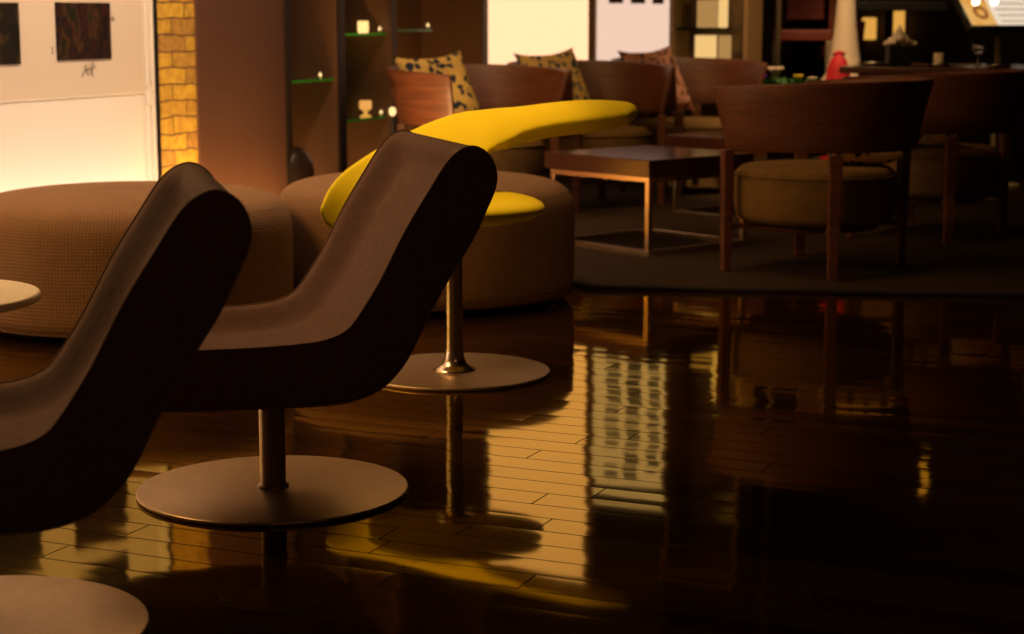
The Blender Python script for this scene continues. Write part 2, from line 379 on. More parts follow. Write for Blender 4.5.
def lwp(t, off, z): return W0 + Vector((.4, .9165, 0))*t + Vector((.9165, -.4, 0))*off + Vector((0, 0, z))
def candle(loc, label, r, h, m, foot=False, group='lit candles on the glass shelves'):
    c = thing('candle_holder', label, 'candle', loc, 0, group)
    zz = 0.0
    if foot:
        link('foot', lathe([(0, 0), (r*.9, 0), (r*.9, .006), (r*.35, .012), (r*.35, .03), (r*.8, .038), (0, .038)], 20), M_amberlamp, c, sm=True); zz = .038
    link('wax', lathe([(0, zz), (r*.86, zz), (r, zz+.01), (r, zz+h-.004), (r*.9, zz+h), (r*.75, zz+h-.008), (0, zz+h-.010)], 24), m, c, sm=True)
    link('wick', tube([(0, 0, zz+h-.012), (.001, 0, zz+h+.004)], .0015, 6), M_darkframe, c)
candle(lwp(1.94, -.09, .93), 'glowing cream candle on the upper glass shelf of the middle niche', .028, .060, M_candle)
candle(lwp(1.955, -.09, .505), 'glowing amber candle on a foot on the lower glass shelf', .032, .045, M_candle2, True)
def glint(loc, label, r=.011):  # tiny glowing cups added as stand-ins for glints on the shelves
    c = thing('glint', label, 'glint', loc, 0, 'added glints along the display niche')
    link('cup', lathe([(0, 0), (r, 0), (r*1.05, .014), (r*.9, .014), (r*.85, .004), (0, .004)], 18), M_chrome, c, sm=True)
    link('glow', lathe([(0, .005), (r*.6, .010), (r*.75, .018), (r*.4, .028), (0, .034)], 14), M_spark, c, sm=True)
glint(lwp(2.045, -.05, .93), 'small tealight at the right end of the upper middle shelf')
glint(lwp(2.05, -.05, .505), 'small tealight at the right end of the lower middle shelf')
glint(lwp(2.605, -.05, .945), 'small tealight on the right-hand glass shelf above the mustard pillow')
glint(lwp(1.42, -.05, .715), 'small tealight on the left glass shelf next to the column')
pl = link('shelf_plate', lathe([(0, 0), (.07, 0), (.09, .012), (.085, .014), (.06, .004), (0, .004)], 28), M_beige, loc=lwp(1.68, -.16, .505), sm=True)
tag(pl, 'tan dish on the lower glass shelf left of the amber candle', 'dish')
# bright little lamp standing on a slim post beside the first tub chair
sl = thing('post_lamp', 'tiny bright lamp on a slim post left of the orange-lit armchair', 'lamp', (-.562, 8.74, .0225))
link('base', lathe(rprof(.06, 0, .012, .003), 24), M_black, sl, sm=True)
link('stem', tube([(0, 0, .012), (0, 0, .53)], .006, 10), M_black, sl, sm=True)
link('bulb', lathe([(0, .525), (.011, .532), (.018, .548), (.014, .566), (0, .572)], 16), M_spark, sl, sm=True)

vz = link('floor_vase', lathe([(0, 0), (.07, 0), (.10, .06), (.115, .16), (.125, .27), (.12, .34), (.09, .395), (.05, .41), (.045, .40), (.08, .37), (.10, .3), (0, .28)], 36), M_vase, loc=(-1.055, 8.72, 0), sm=True, mods=(m_sub(),))
tag(vz, 'dark round glazed vase behind the broad brown column', 'vase')

# ------------------------------------------------------------------ left wall print with pictures
po = thing('photo_poster', 'large cream photo poster on the left white wall with signed pictures', 'poster', W0, TL)
link('sheet', boxes((-2.6, -.125, -.006, -.001, .708, 2.25)), M_poster, po, mods=(m_bevel(.002),))
def pic(x0, x1, z0, z1, m):
    bm = boxes((x0-(x0+x1)/2, (x1-x0)/2, -.004, 0, -(z1-z0)/2, (z1-z0)/2))
    o = link('picture', bm, m, po); o.location = ((x0+x1)/2-.022, -.0065, (z0+z1)/2); return o
for (x0, x1, z0, z1, m) in ((-.672, -.328, .850, 1.067, M_ph1), (-1.24, -.888, .842, 1.064, M_ph2), (-1.80, -1.45, .85, 1.06, M_ph1), (-.672, -.328, 1.16, 1.38, M_ph2), (-1.24, -.888, 1.16, 1.38, M_ph1), (-.672, -.328, 1.48, 1.70, M_ph1), (-1.24, -.888, 1.48, 1.70, M_ph2)):
    pic(x0, x1, z0, z1, m)
def scrawl(pts, r=.0022):
    return tube([(x, -.0075, z) for x, z in pts], r, 5)
sg = bmesh.new()
for stroke in ([(-.52, .785), (-.505, .80), (-.495, .826), (-.49, .80), (-.478, .79)], [(-.50, .808), (-.455, .818), (-.43, .822)], [(-.47, .79), (-.455, .812), (-.448, .835), (-.455, .80), (-.45, .782)]):
    tube([(x-.022, -.007, z) for x, z in stroke], .0022, 5, sg)
link('signature', sg, M_ink, po)
link('signature', tube([(x-.022, -.007, z) for x, z in ((-.325, 1.0), (-.31, 1.008), (-.308, 1.015), (-.312, .995), (-.306, 1.006), (-.295, 1.002))], .002, 5), M_ink, po)
link('signature', tube([(x-.022, -.007, z) for x, z in ((-.70, .875), (-.695, .89), (-.70, .90))], .002, 5), M_ink, po)
for stroke in ([(-.56, 1.098), (-.54, 1.094), (-.52, 1.10)], [(-.44, 1.097), (-.42, 1.093), (-.40, 1.099)], [(-1.0, 1.10), (-.97, 1.095), (-.94, 1.10)]):
    link('caption', tube([(x-.022, -.007, z) for x, z in stroke], .002, 5), M_ink, po)

# ------------------------------------------------------------------ back wall: lit panels
lp = thing('glowing_panel', 'wide glowing cream wall panel left of the photo board', 'light panel', B0, TB)
link('panel_face', boxes((-.935, -.257, -.05, -.001, .62, 2.55)), M_panel, lp)
link('frame', boxes((-.256, -.212, -.07, -.001, .57, 2.6), (-.97, -.936, -.07, -.001, .57, 2.6), (-.936, -.256, -.07, -.001, 2.551, 2.6), (-.936, -.256, -.07, -.001, .57, .619)), M_panelframe, lp, mods=(m_bevel(),))
pb = thing('photo_board', 'white board with painted-in glow, covered with rows of small dark photos', 'photo board', B0, TB)
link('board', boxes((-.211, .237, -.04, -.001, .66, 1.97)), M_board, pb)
for i, sx in enumerate((-.128, .046, .150)):
    for j in range(6):
        if j == 4 and i == 0: continue
        w = .09 if i < 2 else .07; z = 1.092+.128*j+random.uniform(-.008, .008)
        if i == 2 and j > 4: continue
        x0 = sx+random.uniform(-.006, .006)-(.04 if i == 1 else 0)
        link('photo', boxes((x0, x0+w, -.046, -.041, z, z+.085+random.uniform(-.012, .016))), M_smallphoto, pb)

# glazed display bay to the right of the photo board
gd = thing('glass_display', 'glazed display bay with pale boards right of the photo board', 'display case', B0, TB)
link('frame', boxes((.25, .272, -.02, .30, 0, 2.4), (.70, .725, -.02, .30, 0, 2.4), (.272, .70, -.02, .30, 2.37, 2.4), (.272, .70, -.02, .30, 0, .30)), M_panelframe, gd, mods=(m_bevel(),))
link('back_panel', boxes((.272, .70, .28, .30, .301, 2.369)), M_brownwall, gd)
link('glass_pane', boxes((.273, .699, -.006, -.001, .301, 2.369)), M_clear, gd)
link('shelf', boxes((.273, .699, .03, .279, .93, .945)), M_glass, gd)
link('shelf', boxes((.273, .699, .03, .279, .70, .712)), M_glass, gd)
M_litboard = emis('beige_board_glow', (1, .55, .18), .45)  # emission stands in for light on the display boards
M_litboard2 = emis('cream_board_glow', (1, .64, .24), .95)  # brightness of the paler boards, also put in as emission
def dispbox(x0, x1, y, z0, z1, m, label):
    p = B0 + Matrix.Rotation(TB, 3, 'Z') @ Vector(((x0+x1)/2, y, z0))
    o = link('display_board', boxes((-(x1-x0)/2, (x1-x0)/2, -.012, .012, 0, z1-z0)), m, loc=p, rotz=TB, mods=(m_bevel(.003),)); tag(o, label, 'board', 'boards in the glazed display bay')
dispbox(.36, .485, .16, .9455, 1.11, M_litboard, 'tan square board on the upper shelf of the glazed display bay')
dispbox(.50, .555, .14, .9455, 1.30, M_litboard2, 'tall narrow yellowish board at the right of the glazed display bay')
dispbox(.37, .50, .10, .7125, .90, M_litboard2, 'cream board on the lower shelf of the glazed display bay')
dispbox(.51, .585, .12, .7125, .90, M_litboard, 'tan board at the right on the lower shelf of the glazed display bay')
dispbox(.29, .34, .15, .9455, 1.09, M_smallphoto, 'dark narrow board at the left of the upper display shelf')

# ------------------------------------------------------------------ rug
rug_pts = [(.31, 6.89), (1.79, 6.70), (4.2, 6.42), (5.2, 9.2), (1.55, 10.55), (1.2, 10.75), (.10, 11.2), (-.72, 9.3), (-.72, 8.6), (-.12, 7.46)]
bm = bmesh.new()
b_ = [bm.verts.new((x, y, .001)) for x, y in rug_pts]; t_ = [bm.verts.new((x, y, .022)) for x, y in rug_pts]
bm.faces.new(t_); bm.faces.new(b_[::-1])
for i in range(len(b_)):
    j = (i+1) % len(b_); bm.faces.new((b_[i], b_[j], t_[j], t_[i]))
rg = thing('rug', 'large dark carpet under the wooden armchairs and coffee tables', 'rug')
link('pile', bm, M_carpet, rg)
link('binding', tube([(x, y, 0.0105) for x, y in rug_pts], .0105, 8, closed=True), M_carpetedge, rg, sm=True)
RUGZ = .022

# ------------------------------------------------------------------ brown swivel lounge chair
PROF_UP = [(-.29, .366), (-.187, .367), (-.075, .366), (.02, .369), (.064, .375), (.099, .388), (.125, .412), (.176, .489), (.228, .587), (.28, .669), (.316, .723), (.342, .747), (.373, .757)]
PROF_DN = [(.404, .741), (.42, .71), (.42, .675), (.399, .626), (.373, .572), (.341, .522), (.310, .473), (.273, .409), (.241, .345), (.215, .306), (.174, .268), (.122, .249), (.061, .242), (-.078, .244), (-.25, .25), (-.295, .262), (-.318, .295), (-.318, .335)]
def lounge_shell_bm(W=.555):
    prof = catmull([(u, 0, z) for u, z in PROF_UP+PROF_DN], 3, True); n = len(prof); nu = 3*(len(PROF_UP)-1)
    cen = Vector((.12, 0, .37))
    nrm = []
    for i in range(n):
        t = (prof[(i+1) % n]-prof[i-1]).normalized(); nn = Vector((t.z, 0, -t.x)); nrm.append(nn)
    # make the normals point into the cushion
    sgn = 1 if nrm[3].z < 0 else -1
    nrm = [v*sgn for v in nrm]
    st = []
    h = W/2
    for w, ins in ((-h, .009), (-h+.001, .006), (-h+.003, .0025), (-h+.007, 0)): st.append((w, ins))
    k = 22
    for i in range(1, k): st.append((-h+.007+(W-.014)*i/k, 0))
    for w, ins in ((h-.007, 0), (h-.003, .0025), (h-.001, .006), (h, .009)): st.append((w, ins))
    bm = bmesh.new(); rings = []
    for w, ins in st:
        e = h-abs(w); c = min(1, max(0, (e-.004)/.10)); c = c*c*(3-2*c)*.044
        ring = []
        for i in range(n):
            # hollow only on the sitting side, fading out at the seat front and over the back's crest
            f = 0
            if i <= nu:
                s = i/nu; f = min(1, s/.16)*min(1, (1-s)/.20); f = f*f*(3-2*f)
            ring.append(bm.verts.new(Vector((prof[i].x, w, prof[i].z))+nrm[i]*(ins+c*f)))
        rings.append(ring)
    for a, b in zip(rings, rings[1:]):
        for i in range(n):
            j = (i+1) % n; bm.faces.new((a[i], a[j], b[j], b[i]))
    for ring, rev in ((rings[0], 0), (rings[-1], 1)):
        f = bm.faces.new(ring[::-1] if rev else ring)
        bmesh.ops.triangulate(bm, faces=[f])
    return bm, prof
def lounge_chair(loc, rotz, label):
    c = thing('swivel_lounge_chair', label, 'chair', loc, rotz, 'brown swivel lounge chairs')
    bm, prof = lounge_shell_bm()
    sh = link('cushioned_shell', bm, M_brown, c, sm=True)
    for s in (-1, 1):
        link('piping', tube([(p.x, s*.274, p.z) for p in prof], .0026, 6, closed=True), M_piping, sh, sm=True)
    link('underside_plate', lathe(rprof(.12, .228, .246, .004), 32), M_black, c, sm=True)
    link('pole', lathe([(.0, .009), (.034, .009), (.034, .016), (.028, .020), (.028, .230), (0, .230)], 36), M_steel, c, sm=True, mods=(m_bevel(.001),))
    link('base_disc', lathe(rprof(.293, 0, .010, .004), 96), M_steel, c, sm=True)
    return c
ch2 = lounge_chair((-.518, 3.903, 0), R(18), 'brown swivel lounge chair in the middle with its whole round base showing')
ch1 = dup(ch2, (-.905, 2.97, 0), R(14), 'nearer brown swivel lounge chair cut off by the left picture edge')
for c_ in kids(ch1):
    if c_.name.startswith('cushioned_shell'): c_.location.x += .03        # this seat sits a little further back on its pole

# ------------------------------------------------------------------ yellow swivel chair
yc = thing('yellow_swivel_chair', 'bright yellow winged swivel chair on a chrome trumpet base', 'chair', (-.166, 5.245, 0))
# per section: x, y, z of the back edge, z of the front ridge, z of the underside, depth of back edge, ridge and underside
SEC = [(.368, 5.40, .748, .742, .736, .006, -.006, .0), (.356, 5.40, .763, .741, .719, .030, -.024, .006), (.325, 5.40, .771, .735, .699, .055, -.040, .016), (.234, 5.41, .774, .724, .679, .070, -.050, .024), (.138, 5.43, .767, .711, .668, .078, -.055, .026), (.05, 5.45, .755, .692, .650, .085, -.062, .022), (-.009, 5.46, .748, .664, .632, .09, -.075, .0), (-.07, 5.46, .742, .632, .618, .095, -.09, -.02), (-.164, 5.46, .726, .545, .528, .10, -.11, -.05), (-.261, 5.45, .692, .485, .469, .10, -.12, -.07), (-.355, 5.41, .648, .436, .420, .095, -.11, -.07), (-.438, 5.34, .603, .424, .410, .08, -.085, -.05), (-.495, 5.27, .565, .428, .414, .055, -.05, -.02), (-.526, 5.21, .525, .445, .432, .03, -.022, -.004), (-.540, 5.18, .484, .476, .470, .006, -.006, 0)]
def yellow_bm():
    bm = bmesh.new(); rings = []
    A_ = catmull([r[:3] for r in SEC], 4); B_ = catmull([r[3:6] for r in SEC], 4); C_ = catmull([(r[6], r[7], 0) for r in SEC], 4)
    for a, b, c in zip(A_, B_, C_):
        x, yc_, zt = a; zr, zb, yt = b; yr, yb, _ = c
        th = min(.055, max(.003, (zt-zb)*.5))
        pts = [(yt, zt), ((yt+yr)/2-.012*th/.055, (zt+zr)/2+.012*th/.055), (yr, zr), ((yr*.55+yb*.45), zr*.4+zb*.6), (yb, zb), ((yt+yb)/2+th, (zt+zb)/2-.2*th), (yt+th*.5, zt-th*.3)]
        cv = catmull([(x+.166, yc_-5.245+y, z) for y, z in pts], 4, True)
        rings.append([bm.verts.new(p) for p in cv])
    n = len(rings[0])
    for a, b in zip(rings, rings[1:]):
        for i in range(n):
            j = (i+1) % n; bm.faces.new((a[i], a[j], b[j], b[i]))
    bm.faces.new(rings[0][::-1]); bm.faces.new(rings[-1])
    # seat pan: a dished lens
    lathe_p = [(0, .432), (.10, .433), (.17, .440), (.23, .452), (.255, .466), (.262, .478), (.255, .489), (.235, .496), (.19, .500), (.12, .492), (0, .486)]
    rr = []; n = 64
    for r, z in lathe_p:
        if r == 0: rr.append([bm.verts.new((0, 0, z))])
        else:
            rr.append([bm.verts.new((r*cos(2*pi*i/n), r*.95*sin(2*pi*i/n), z + .02*(r/.262)*max(0, sin(2*pi*i/n)))) for i in range(n)])
    for a, b in zip(rr, rr[1:]):
        for i in range(n):
            j = (i+1) % n
            if len(a) == 1: bm.faces.new((a[0], b[i], b[j]))
            elif len(b) == 1: bm.faces.new((a[i], a[j], b[0]))
            else: bm.faces.new((a[i], a[j], b[j], b[i]))
    # web joining the pan to the back wing
    web = [(-.08, .12, .47), (-.10, .18, .50), (-.12, .21, .55)]
    rings = []
    for (x, y, z), (wx, wt) in zip(web, ((.13, .035), (.13, .040), (.12, .045))):
        rings.append([bm.verts.new((x+wx*cos(2*pi*i/24), y+wt*.8*sin(2*pi*i/24), z+wt*.6*sin(2*pi*i/24))) for i in range(24)])
    for a, b in zip(rings, rings[1:]):
        for i in range(24):
            j = (i+1) % 24; bm.faces.new((a[i], a[j], b[j], b[i]))
    bm.faces.new(rings[0][::-1]); bm.faces.new(rings[-1])
    return bm
def m_remesh(o):
    r = o.modifiers.new('r', 'REMESH'); r.mode = 'VOXEL'; r.voxel_size = .006; r.use_smooth_shade = True
    s = o.modifiers.new('s', 'SMOOTH'); s.factor = .5; s.iterations = 5
link('winged_shell', yellow_bm(), M_yellow, yc, sm=True, mods=(m_remesh,))
link('pole', lathe([(0, .009), (.062, .009), (.063, .012), (.050, .017), (.037, .028), (.029, .045), (.0255, .075), (.0245, .12), (.0245, .40), (.030, .425), (.075, .436), (0, .436)], 40), M_chrome, yc, sm=True)
link('base_disc', lathe(rprof(.276, 0, .010, .004), 96), M_steel, yc, sm=True)

# ------------------------------------------------------------------ poufs
def pouf(loc, label):
    p = thing('pouf', label, 'pouf', loc, 0, 'round taupe poufs')
    r = .540; pr = [(0, .028), (r-.06, .028), (r-.02, .036), (r, .065), (r+.004, .20), (r+.002, .325), (r-.010, .372), (r-.035, .404), (r-.08, .425), (r-.18, .440), (r-.34, .447), (0, .450)]
    pr = [(max(0, v.x), v.z) for v in catmull([(a, 0, b) for a, b in pr], 3)]
    pr[0] = (0, pr[0][1]); pr[-1] = (0, pr[-1][1])
    body = link('upholstery', lathe(pr, 96), M_pouf, p, sm=True)
    link('piping', tube([((r-.024)*cos(2*pi*i/96), (r-.024)*sin(2*pi*i/96), .391) for i in range(96)], .0025, 6, closed=True), M_poufseam, body, sm=True)
    for k in range(4):
        a = R(-15+90*k)
        link('foot', lathe([(0, 0), (.016, 0), (.019, .014), (.016, .031), (0, .031)], 16, cx=(r-.055)*cos(a), cy=(r-.055)*sin(a)), M_chrome, p, sm=True)
    return p
p1 = pouf((-1.285, 6.19, 0), 'large round taupe pouf in front of the lit white wall')
p1.rotation_euler[2] = R(30)
p2 = dup(p1, (-.315, 6.72, 0), 0, 'round taupe pouf behind the yellow swivel chair')

# ------------------------------------------------------------------ white side table
st = thing('side_table', 'round white-topped side table at the left picture edge', 'table', (-1.285, 3.93, 0))
link('table_top', lathe(rprof(.265, .408, .428, .008, 4), 80), M_white, st, sm=True)
link('pole', lathe([(0, .009), (.024, .009), (.024, .385), (.06, .407), (0, .407)], 28), M_steel, st, sm=True)
link('base_disc', lathe(rprof(.2, 0, .009, .003), 64), M_steel, st, sm=True)

# ------------------------------------------------------------------ coffee tables (chrome cube frame, dark slab)
def coffee_table(loc, rotz, label):
    t = thing('coffee_table', label, 'coffee table', loc, rotz, 'dark-topped coffee tables with chrome frames')
    h = .305; b = .024; H = .405; s = .072
    link('table_top', boxes((-h-.02, h+.02, -h-.02, h+.02, H-s, H)), M_tabletop, t, mods=(m_bevel(.004),))
    zt = H-s-.001
    for sx in (-1, 1):
        for sy in (-1, 1):
            x0 = sx*h-(b if sx > 0 else 0); y0 = sy*h-(b if sy > 0 else 0)
            link('leg', boxes((x0, x0+b, y0, y0+b, b, zt-b)), M_chrome, t, mods=(m_bevel(.002),))
    for z0 in (0, zt-b):
        for s_ in (-1, 1):
            y0 = s_*h-(b if s_ > 0 else 0)
            link('rail', boxes((-h, h, y0, y0+b, z0, z0+b)), M_chrome, t, mods=(m_bevel(.002),))
            link('rail', boxes((y0, y0+b, -h+b, h-b, z0, z0+b)), M_chrome, t, mods=(m_bevel(.002),))
    return t
ang = R(-49)
ctab = coffee_table((.60, 8.11, RUGZ), ang, 'dark coffee table with chrome cube frame beside the yellow chair wing')
ctab2 = dup(ctab, (1.235, 9.31, RUGZ), R(-47), 'farther dark coffee table half hidden behind the front wooden armchair')

# ------------------------------------------------------------------ wooden tub armchairs
def tub_armchair(loc, rotz, label, group):
    """local +x points from the seat centre to the middle of the curved back"""
    t = thing('tub_armchair', label, 'armchair', loc, rotz, group)
    EXT = R(126); n = 64; zb = .484; th = .026
    bm = bmesh.new(); rings = []
    for i in range(n+1):
        a = -EXT+2*EXT*i/n; k = (a/EXT)**2
        zt = .752-.030*k
        ring = []
        lev = [(0, zb), (.33, zb+(zt-zb)*.33), (.66, zb+(zt-zb)*.66), (1, zt)]
        for f, z in lev:
            r = .388+.060*f**1.2; ring.append((r*cos(a), r*sin(a), z))
        ring.append(((.448-th*.5)*cos(a), (.448-th*.5)*sin(a), zt+.004))
        for f, z in lev[::-1]:
            r = .388+.060*f**1.2-th; ring.append((r*cos(a), r*sin(a), z))
        rings.append([bm.verts.new(p) for p in ring])
    m_ = len(rings[0])
    for a, b in zip(rings, rings[1:]):
        for i in range(m_):
            j = (i+1) % m_; bm.faces.new((a[i], a[j], b[j], b[i]))
    bm.faces.new(rings[0][::-1]); bm.faces.new(rings[-1])
    link('curved_back', bm, M_wood, t, sm=True, mods=(m_bevel(.003),))
    sp = [(0, .19), (.25, .19), (.295, .20), (.314, .225), (.320, .30), (.316, .370), (.300, .400), (.25, .413), (0, .420)]
    sp = [(max(0, v.x), v.z) for v in catmull([(a, 0, b) for a, b in sp], 3)]; sp[0] = (0, sp[0][1]); sp[-1] = (0, sp[-1][1])
    seat = link('seat_cushion', lathe(sp, 64), M_olive, t, sm=True)
    link('seam', tube([(.317*cos(2*pi*i/64), .317*sin(2*pi*i/64), .378) for i in range(64)], .004, 6, closed=True), M_olive, seat, sm=True)
    link('seat_frame', lathe([(.0, .165), (.24, .165), (.25, .17), (.25, .185), (.24, .189), (0, .189)], 48), M_wood, t, sm=True)
    for a in (-128, -50, 50, 128):
        q = R(a); bm = bmesh.new()
        ends = []
        for z, r, w, d in ((0, .372, .019, .016), (.25, .372, .023, .019), (.478, .374, .026, .021)):
            c = Vector((r*cos(q), r*sin(q), z)); er = Vector((cos(q), sin(q), 0)); et = Vector((-sin(q), cos(q), 0))
            ends.append([bm.verts.new(c+er*d*sx+et*w*sy) for sx, sy in ((-1, -1), (1, -1), (1, 1), (-1, 1))])
        for A, B in zip(ends, ends[1:]):
            for i in range(4):
                j = (i+1) % 4; bm.faces.new((A[i], A[j], B[j], B[i]))
        bm.faces.new(ends[0][::-1]); bm.faces.new(ends[-1])
        link('leg', bm, M_wood, t, mods=(m_bevel(.004),))
        link('leg_brace', boxes((.235, .352, -.010, .010, .165, .188)), M_wood, t, rotz=q)
    return t
G1 = 'wooden tub armchairs beside the lit wall'
G2 = 'wooden tub armchairs with their backs to the dark floor'
cA = tub_armchair((1.205, 7.34, RUGZ), R(-38), 'front wooden tub armchair, seen from behind, nearest the glossy floor', G2)
cB = dup(cA, (1.905, 8.46, RUGZ), R(-38), 'dark wooden tub armchair at right, just behind the front one', G2)
cC1 = dup(cA, (-.165, 9.05, RUGZ), R(128), 'orange-lit wooden tub armchair left of the row with a navy-spotted mustard pillow', G1)
cC2 = dup(cA, (.42, 9.85, RUGZ), R(128), 'middle wooden tub armchair of the row with a pale mustard pillow', G1)
cC3 = dup(cA, (1.01, 10.60, RUGZ), R(128), 'farthest wooden tub armchair of the row with a dusty red pillow', G1)

# ------------------------------------------------------------------ pillows
def pillow_bm(s=.40, th=.065, n=18):
    bm = bmesh.new(); f = {}; b = {}
    for i in range(n+1):
        for j in range(n+1):
            u = 2*i/n-1; v = 2*j/n-1
            pin = 1-.15*((1-u*u)*abs(v)**2); pin2 = 1-.12*((1-v*v)*abs(u)**2)
            x = u*s/2*pin2; z = v*s/2*pin
            h = th*((1-u**4)*(1-v**4))**.6
            f[i, j] = bm.verts.new((x, -h, z))
            b[i, j] = f[i, j] if i in (0, n) or j in (0, n) else bm.verts.new((x, h, z))
    for i in range(n):
        for j in range(n):
            bm.faces.new((f[i, j], f[i+1, j], f[i+1, j+1], f[i, j+1]))
            q = [b[i, j], b[i, j+1], b[i+1, j+1], b[i+1, j]]
            if len(set(q) & {f[i, j], f[i+1, j], f[i+1, j+1], f[i, j+1]}) < 4: bm.faces.new(q)
    return bm
def pillow(chair, m, label, off=(.17, .10), roll=-4, yaw=0, tilt=-27, s=.42, dz=0., face=90):
    """leans on the inside of the chair's back"""
    o = link('throw_pillow', pillow_bm(s), m, sm=True)
    a = chair.rotation_euler[2]
    p = Vector(chair.location) + Matrix.Rotation(a, 3, 'Z') @ Vector((off[0], off[1], 0))
    o.matrix_world = Matrix.Translation(p+Vector((0, 0, .422+s/2*.97+dz))) @ Matrix.Rotation(a+R(-face+yaw), 4, 'Z') @ Matrix.Rotation(R(tilt), 4, 'X') @ Matrix.Rotation(R(roll), 4, 'Y')
    tag(o, label, 'pillow', 'patterned throw pillows on the armchairs'); return o
pillow(cC1, M_pil1, 'mustard pillow with navy spots on the orange-lit armchair')
pillow(cC2, M_pil2, 'pale mustard blue-flecked pillow on the middle armchair of the row')
pillow(cC3, M_pil3, 'dusty red patterned pillow on the farthest armchair of the row')
def flat_cushion(chair, m, label, off, s=.30):
    o = link('seat_pillow', pillow_bm(s, .058), m, sm=True)
    a = chair.rotation_euler[2]
    p = Vector(chair.location) + Matrix.Rotation(a, 3, 'Z') @ Vector((off[0], off[1], .420+.056))
    o.matrix_world = Matrix.Translation(p) @ Matrix.Rotation(a+R(38), 4, 'Z') @ Matrix.Rotation(R(90), 4, 'X')
    tag(o, label, 'pillow', 'patterned throw pillows on the armchairs')
flat_cushion(cA, M_pil4, 'cream and black patterned pillow lying on the front armchair seat', (.15, .11))
flat_cushion(cB, M_pil4, 'patterned pillow lying on the dark right-hand armchair seat', (.02, -.12))

# ------------------------------------------------------------------ dining table and what stands on it
dtp = Vector((2.60, 9.50, RUGZ))
dt = thing('dining_table', 'long dark red dining table behind the right-hand armchair', 'table', dtp, TB)
link('table_top', boxes((-.85, .85, -.40, .40, .705, .74)), M_tabletop, dt, mods=(m_bevel(.005),))
link('apron', boxes((-.76, .76, -.32, .32, .64, .704)), M_wood2, dt)
for sx in (-1, 1):
    for sy in (-1, 1):
        link('leg', boxes((sx*.74-.03, sx*.74+.03, sy*.30-.03, sy*.30+.03, 0, .703)), M_wood2, dt, mods=(m_bevel(.004),))
def dpt(px_x, depth):
    return Vector((px_x, depth, .7405))
def napkin(loc, label, rz=0., s=1.):
    bm = bmesh.new(); n = 14; g = {}
    for i in range(n+1):
        for j in range(n+1):
            u = i/n-.5; v = j/n-.5
            z = .012+.11*max(0, (1-2.2*abs(u)))*(.55+.45*cos(v*9))+.012*sin(u*31+v*17)
            g[i, j] = bm.verts.new((u*.16*s*(1-.2*v), v*.13*s, max(.003, z*s)))
    top = [bm.faces.new((g[i, j], g[i+1, j], g[i+1, j+1], g[i, j+1])) for i in range(n) for j in range(n)]
    o = link('folded_napkin', bm, M_napkin, loc=loc, rotz=rz, sm=True)
    s_ = o.modifiers.new('t', 'SOLIDIFY'); s_.thickness = .003
    tag(o, label, 'napkin'); return o
nh = thing('napkin_holder', 'black block on the dining table topped with a crumpled cream napkin', 'napkin holder', (1.99, 9.62, .763))
link('block', boxes((-.06, .06, -.05, .05, 0, .10)), M_black, nh, mods=(m_bevel(.006),))
nk = napkin((0, 0, .103), 'x', .3, .85); nk.parent = nh
for k_ in ('label', 'category'): del nk[k_]
cd = thing('candle_jar', 'small pale candle jar on the dining table right of the cream napkin', 'candle', (2.180, 9.540, 0.7625))
link('jar', lathe([(0, 0), (.022, 0), (.025, .01), (.025, .066), (.023, .066), (.022, .012), (0, .010)], 24), M_napkin, cd, sm=True)
link('wax', lathe([(0, .011), (.0215, .011), (.0215, .05), (0, .052)], 20), M_cream, cd, sm=True)
def glass(loc, label):
    c = thing('wine_glass', label, 'glass', loc, 0, 'small glasses on the dining table')
    link('bowl', lathe([(.004, .056), (.022, .066), (.030, .09), (.028, .125), (.0265, .125), (.028, .09), (.020, .068), (0, .06)], 24), M_clear, c, sm=True)
    link('stem', lathe([(0, 0), (.028, 0), (.028, .003), (.006, .006), (.0035, .02), (.0035, .055), (0, .057)], 20), M_clear, c, sm=True)
glass((2.350, 9.420, 0.7625), 'small glass on the dining table nearest the lit menu stand, left side')
glass((2.640, 9.250, 0.7625), 'small glass on the dining table right of the lit menu stand')
def plate(loc, label, r=.085):
    o = link('plate', lathe([(0, 0), (r*.6, 0), (r, .012), (r, .015), (r*.6, .005), (0, .005)], 36), M_chrome, loc=loc, sm=True); tag(o, label, 'plate', 'metal plates on the dining table')
plate((1.880, 9.720, 0.7625), 'metal plate at the left end of the dining table')
plate((2.420, 9.280, 0.7625), 'metal plate on the dining table in front of the menu stand')
plate((2.160, 9.420, 0.7625), 'metal plate on the dining table in front of the candle jar')

# lit menu stand
ms = thing('menu_stand', 'tilted lit menu board on a grey post at the top right', 'sign', (2.91, 11.2, 0))
link('base', lathe(rprof(.16, 0, .012, .004), 32), M_grey, ms, sm=True)
link('post', tube([(0, 0, .012), (0, 0, .985)], .018, 14), M_grey, ms, sm=True)
psi, tau = R(30), R(38)
e1 = Vector((cos(psi), sin(psi), 0)); e2 = Vector((-sin(psi)*sin(tau), cos(psi)*sin(tau), cos(tau))); e3 = e1.cross(e2)
Mb = Matrix((e1, e2, e3)).transposed().to_4x4(); Mb.translation = Vector((-.03, .05, 1.115)); Mb = Mb @ Matrix.Scale(1.15, 4)
def onboard(name, bm, m, parent=ms, **k):
    o = link(name, bm, m, parent, **k); o.matrix_local = Mb if parent is ms else Matrix.Identity(4); return o
fr_ = onboard('frame', boxes((-.27, .27, -.200, -.178, -.02, .012), (-.27, .27, .178, .2, -.02, .012), (-.27, -.248, -.178, .178, -.02, .012), (.248, .27, -.178, .178, -.02, .012), (-.248, .248, -.178, .178, -.02, -.004)), M_black, mods=(m_bevel(.003),))
onboard('menu_sheet', boxes((-.247, .247, -.177, .177, -.003, .003)), M_menu)
